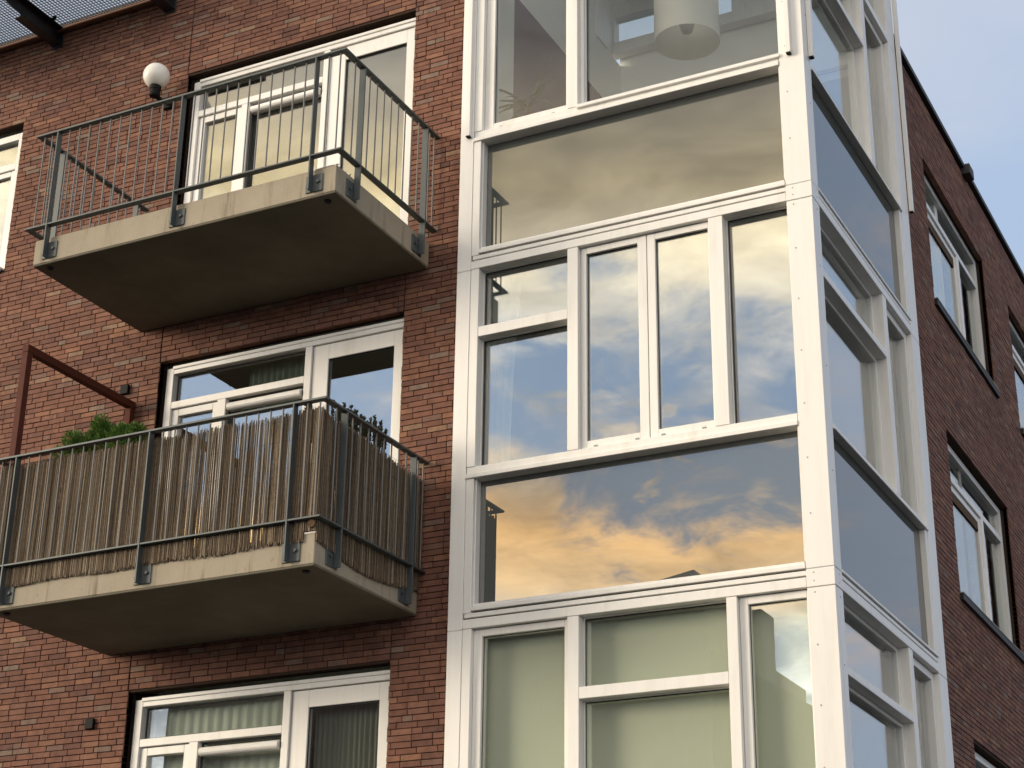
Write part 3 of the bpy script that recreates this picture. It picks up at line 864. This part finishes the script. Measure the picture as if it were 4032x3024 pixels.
# globe lamp
lp = thing('globe_lamp', 'round white glass globe lamp on a black wall bracket beside the upper balcony', 'wall lamp', (-5.94, BY, 5.25))
gc = Vector((-5.93, 0.0, 5.425)); gr = .119
m = MB(); m.lathe(gc.x, gc.y, [(gr * math.sin(a), gc.z - gr * math.cos(a)) for a in [.38 + (math.pi - .38) * i / 22 for i in range(23)]], 40); m.build('globe', 'globe', lp, smooth=True)
m = MB(); m.lathe(gc.x, gc.y, [(.0, 5.215), (.043, 5.215), (.048, 5.224), (.048, 5.275), (.053, 5.282), (.053, 5.315), (.04, 5.32)], 24); m.build('socket', 'black', lp)
m = MB(); m.tube((gc.x, gc.y + .01, 5.23), (gc.x + .01, .11, 5.215), .022, n=12); m.tube((gc.x + .01, .105, 5.215), (gc.x + .01, BY - .012, 5.25), .024, n=12); m.build('arm', 'black', lp)
P('wall_plate', 'black', lp, (gc.x - .045, gc.x + .05, BY - .03, BY - .001, 5.19, 5.30))

# grating balcony above, upper left
gb = thing('steel_balcony', 'dark steel balcony with open grating floor high at the top left of the front', 'balcony', (-7.3, BY, 6.45))
m = MB(); gx0, gx1, gy0, gy1, gz = -9.0, -5.98, -1.0, BY - .03, 6.455
n = int((gx1 - gx0) / .0345)
for i in range(n + 1):
    x = gx0 + (gx1 - gx0) * i / n; m.box(x - .0032, x + .0032, gy0, gy1, gz, gz + .012)
n = int((gy1 - gy0) / .033)
for i in range(n + 1):
    y = gy0 + (gy1 - gy0) * i / n; m.box(gx0, gx1, y - .003, y + .003, gz + .002, gz + .009)
m.build('grating', 'galv', gb, kind='stuff')
P('edge_angle', 'redangle', gb, (gx0, gx1 - .06, BY - .045, BY - .001, 6.405, 6.418), (gx0, gx1 - .06, BY - .010, BY - .001, 6.419, 6.47))
P('edge_beam', 'darksteel', gb, (gx0, gx1, gy0 - .06, gy0 - .01, 6.36, 6.49))
for x in (-8.75, -7.34, -6.02):
    br = MB()
    br.cbox(x - .06, x + .06, -.33, BY - .012, 6.265, 6.275); br.cbox(x - .06, x + .06, -1.0, BY - .012, 6.438, 6.450); br.cbox(x - .005, x + .005, -.33, BY - .012, 6.2755, 6.4375)
    br.quadbox([(x - .005, -1.0, 6.385), (x + .005, -1.0, 6.385), (x + .005, -.3305, 6.30), (x - .005, -.3305, 6.30), (x - .005, -1.0, 6.4375), (x + .005, -1.0, 6.4375), (x + .005, -.3305, 6.4375), (x - .005, -.3305, 6.4375)])
    br.cbox(x - .07, x + .07, BY - .0115, BY - .001, 6.235, 6.46)
    b = br.build('bracket', 'darksteel', gb)
    for y in (-.45, .02):
        P('clamp', 'darksteel', b, (x + .046, x + .10, y - .02, y + .02, 6.437, 6.449), (x + .08, x + .11, y - .012, y + .012, 6.4495, 6.475), (x - .10, x - .046, y - .16, y - .12, 6.437, 6.449))

# ------------------------------------------------------------------ plants
def leafy(name, mat, parent, fn, n, size, seed, thin=.35):
    m = MB(); rr = random.Random(seed)
    for _ in range(n):
        p, dirv = fn(rr); p = Vector(p); dv = Vector(dirv).normalized()
        s = size * rr.uniform(.6, 1.3); a = dv.orthogonal().normalized(); a.rotate(Matrix.Rotation(rr.uniform(0, 6.28), 3, dv))
        t = rr.random()
        m.face([p - a * s * thin * .5, p + dv * s * .5 - a * s * thin * .6, p + dv * s, p + dv * s * .5 + a * s * thin * .6], t)
    return m.build(name, mat, parent, tint=True, fix=False)


sh = thing('conifer_shrub', 'bushy green conifer shrub rising over the reed screened railing by the red steel frame', 'shrub', (-5.3, -.98, .9))
lobes = [(-5.56, -1.0, 1.41, .085, .10), (-5.47, -1.02, 1.49, .07, .09), (-5.40, -.98, 1.45, .08, .10), (-5.31, -.95, 1.53, .06, .11), (-5.24, -1.0, 1.58, .055, .09), (-5.20, -.96, 1.50, .09, .09), (-5.10, -.98, 1.46, .07, .10), (-5.05, -.97, 1.51, .05, .07), (-4.97, -.97, 1.44, .07, .10), (-4.92, -.97, 1.50, .04, .06)]
def conif(rr):
    x, y, z, rx, rz = rr.choice(lobes)
    v = Vector((rr.gauss(0, 1), rr.gauss(0, 1), rr.gauss(0, 1))).normalized() * (rr.random() ** .4)
    p = Vector((x + v.x * rx, y + v.y * .10, z + v.z * rz)); return p, v + Vector((0, 0, .7)) + Vector((rr.uniform(-.5, .5), rr.uniform(-.5, .5), 0))
leafy('foliage', 'conifer', sh, conif, 7500, .030, 11, .30)
m = MB()
for x in (-5.5, -5.25, -5.0): m.tube((x, -.98, .93), (x, -.98, 1.45), .014, .006, n=7)
m.build('stem', 'wood', sh)
P('planter', 'terracotta', sh, (-5.68, -4.86, -1.09, -.87, .80, 1.0), ch=.01)
PS('planter_shelf', 'wood', sh, (-5.66, -5.6, -1.06, -.9, .434, .799), (-4.94, -4.88, -1.06, -.9, .434, .799))
fl = thing('flowering_plant', 'small pink flowers at the right end of the green shrub on the balcony', 'flower', (-4.93, -.8, .434))
m = MB(); rr = random.Random(5)
for _ in range(40):
    c = Vector((-4.965 + rr.uniform(-.045, .05), -.93 + rr.uniform(-.04, .04), 1.535 + rr.uniform(-.03, .03)))
    for a in range(5):
        an = a * 1.257; dv = Vector((math.cos(an), math.sin(an) * .6, math.sin(an) * .6)) * .016
        pv = Vector((-math.sin(an), math.cos(an) * .6, math.cos(an) * .6)) * .006
        m.face([c, c + dv * .6 - pv, c + dv, c + dv * .6 + pv], rr.random())
m.build('petal', 'pink', fl, tint=True, kind='stuff', fix=False)
m = MB()
for _ in range(14):
    x = -4.965 + rr.uniform(-.04, .05); m.tube((-4.95, -.93, 1.0), (x, -.93 + rr.uniform(-.03, .03), 1.53), .003, .002, n=5)
m.build('stem', 'herb', fl)
P('flower_pot', 'terracotta', fl, (-5.03, -4.87, -.85, -.72, .434, .62), ch=.01)
m = MB(); m.tube((-4.95, -.80, .62), (-4.95, -.93, 1.02), .005, .004, n=6); m.build('main_stem', 'herb', fl)
hb = thing('herb_row', 'row of small dark leafy herbs growing along the side railing of the reed screened balcony', 'herbs', (-3.26, -.55, 1.1))
sprigs = []
rr = random.Random(8)
for i in range(46):
    y = -.86 + .64 * i / 45 + rr.uniform(-.01, .01); sprigs.append((-3.245 + rr.uniform(-.035, .03), y, 1.35, (1.455 + .05 * (i / 45)) + rr.uniform(-.05, .06)))
sprigs += [(-3.24, -.95, 1.35, 1.47), (-3.32, -1.11, 1.33, 1.40), (-3.35, -1.11, 1.33, 1.415), (-3.44, -1.12, 1.33, 1.40)]
def herbf(rr):
    x, y, za, zb = rr.choice(sprigs); z = za + (zb - za) * rr.random()
    return (x, y, z), (rr.uniform(-1, 1), rr.uniform(-1, 1), rr.uniform(.3, 1.2))
leafy('foliage', 'herb', hb, herbf, 9000, .019, 21, .42)
m = MB()
for (x, y, za, zb) in sprigs: m.tube((x, y, 1.22), (x, y, zb), .0025, .0015, n=4, cap=False)
m.build('stem', 'herb', hb)
P('trough', 'terracotta', hb, (-3.32, -3.195, -1.12, -.15, 1.12, 1.24), ch=.008)
wd = tag(leafy('weed', 'herb', None, lambda r: ((X1 - .04 + r.uniform(-.01, .01), Y0 + .19 + r.uniform(-.015, .015), ZT), (r.uniform(-1, 1), r.uniform(-1, 1), 1.2)), 14, .035, 3, .3), 'tiny weed sprouting from the edge of the upper concrete balcony', 'weed')

# ------------------------------------------------------------------ things behind the glass
pl = thing('pendant_lamp', 'large white drum pendant lamp shade hanging in the top storey of the glazed bay', 'pendant lamp', (-1.345, 1.2, 5.17))
m = MB(); m.lathe(-1.345, 1.2, [(.272, 5.17), (.272, 5.58), (.266, 5.58), (.266, 5.17), (.272, 5.17)], 56); m.build('shade', 'shade', pl, smooth=False)
m = MB(); m.lathe(-1.345, 1.2, [(.0, 5.27), (.045, 5.275), (.065, 5.34), (.05, 5.37), (0, 5.38)], 20); m.build('bulb_holder', 'plaster', pl, smooth=True)
m = MB(); m.tube((-1.345, 1.2, 5.37), (-1.345, 1.2, 6.93), .004, n=6)
for a in range(3): m.tube((-1.345, 1.2, 5.36), (-1.345 +   .258 * math.cos(a * 2.094), 1.2 +  .258 * math.sin(a * 2.094), 5.58), .003, n=5)
m.build('cord', 'plaster', pl)
hp = thing('houseplant', 'spiky leaved houseplant standing behind the narrow top storey window', 'houseplant', (-2.32, .45, 3.0))
rr = random.Random(15); head = Vector((-2.42, .42, 4.40))
m = MB()
P('pot', 'terracotta', hp, (-2.52, -2.30, .30, .54, 2.921, 3.3), ch=.02)
MB().tube((-2.41, .42, 3.29), head, .02, .014, n=8).build('stem', 'wood', hp)
for i in range(26):
    an = rr.uniform(0, 6.28); ln = rr.uniform(.26, .50); up_ = rr.uniform(.3, 1.2); L = MB(); prev = None; pts = []
    for q in range(6):
        t = q / 5; pts.append(head + Vector((math.cos(an) * ln * t, math.sin(an) * ln * t * .5, ln * (up_ * t - .75 * t * t * (1.1 - up_ * .6)))))
    wv = Vector((-math.sin(an), math.cos(an) * .5, .3)).normalized()
    for q in range(5):
        w0_, w1_ = .014 * (1 - (q / 5) ** 2), .014 * (1 - ((q + 1) / 5) ** 2)
        L.face([pts[q] - wv * w0_, pts[q] + wv * w0_, pts[q + 1] + wv * w1_, pts[q + 1] - wv * w1_], rr.random())
    L.build('leaf', 'dracaena', hp, tint=True, fix=False)


def drape(name, mat, x0, x1, y, z0, z1, pitch, amp, label, cat, taper=0.0, group=None):
    m = MB(); n = max(8, int((x1 - x0) / pitch * 8)); nz = 8; b = 0
    for k in range(nz + 1):
        zz = z0 + (z1 - z0) * k / nz
        for i in range(n + 1):
            x = x0 + (x1 - x0) * i / n * (1 + taper * (k / nz) ** 2); m.v.append((x, y + amp * math.sin(i / n * (x1 - x0) / pitch * 6.283) * (1 + .3 * math.sin(i)), zz))
    for k in range(nz):
        for i in range(n): a = k * (n + 1) + i; m.f.append((a, a + 1, a + n + 2, a + n + 1)); m.t.append(0.)
    o = m.build(name, mat, smooth=True, fix=False)
    return tag(o, label, cat, group)


drape('curtain', 'sheer', -2.66, -2.46, .24, 1.1, 2.80, .05, .014, 'sheer white curtain hanging at the left edge of the middle bay window', 'curtain', .45)
drape('curtain', 'darkcurtain', -4.15, -3.47, .44, -2.3, -.30, .045, .010, 'dark grey green pleated curtain behind the glass of the lowest balcony door', 'curtain')
drape('curtain', 'greencurtain', -5.62, -4.33, .40, -1.2, -.20, .09, .006, 'pale green net curtain behind the lowest balcony window', 'curtain')
drape('curtain', 'greencurtain', -5.0, -4.33, .46, 1.0, 2.60, .06, .012, 'pale green net curtain behind the window of the reed screened balcony', 'curtain')
for (x0, x1, lb) in ((-2.63, -1.875, 'pale green roller blind behind the left window of the lowest bay storey'), (-1.86, -.70, 'wide pale green roller blind behind the middle panes of the lowest bay storey'), (-.69, -.20, 'narrow pale green roller blind behind the right window of the lowest bay storey')):
    t = thing('roller_blind', lb, 'roller blind', ((x0 + x1) / 2, .2, -1.6), 'roller blinds in the lowest bay storey')
    MB().box(x0, x1, .185, .187, -1.62, .02).build('blind_cloth', 'blind', t)
    MB().tube((x0, .21, .03), (x1, .21, .03), .025, n=12).build('roller', 'white', t)
    P('bottom_bar', 'white', t, (x0, x1, .178, .193, -1.645, -1.622))

# ------------------------------------------------------------------ house across the street (seen mirrored in the glass)
hs = thing('house', 'dark brick house with stepped roof across the street', 'house', (-14, -28, GZ))
MB().box(-26, -10.75, -33, -26, GZ, 7.45).build('wall', 'housebrick', hs)
MB().box(-25.9, -13.35, -32, -26.1, 7.451, 8.45).build('roof', 'rooftile', hs)
m = MB(); m.quadbox([(-12.75, -29, 7.451), (-10.75, -29, 7.451), (-10.75, -26.02, 7.451), (-12.75, -26.02, 7.451), (-12.75, -29, 8.55), (-11.05, -29, 8.85), (-11.05, -26.02, 8.82), (-12.75, -26.02, 8.55)]); m.build('roof_box', 'rooftile', hs)
m = MB(); m.quadbox([(-10.749, -32, GZ), (-4.5, -32, GZ), (-4.5, -26.1, GZ), (-10.749, -26.1, GZ), (-10.749, -32, 6.9), (-4.5, -32, 2.9), (-4.5, -26.1, 2.9), (-10.749, -26.1, 6.9)]); m.build('wing', 'rooftile', hs)
MB().box(-10.0, -9.6, -27.2, -26.4, 5.0, 7.8).build('chimney', 'mortarpale', hs)
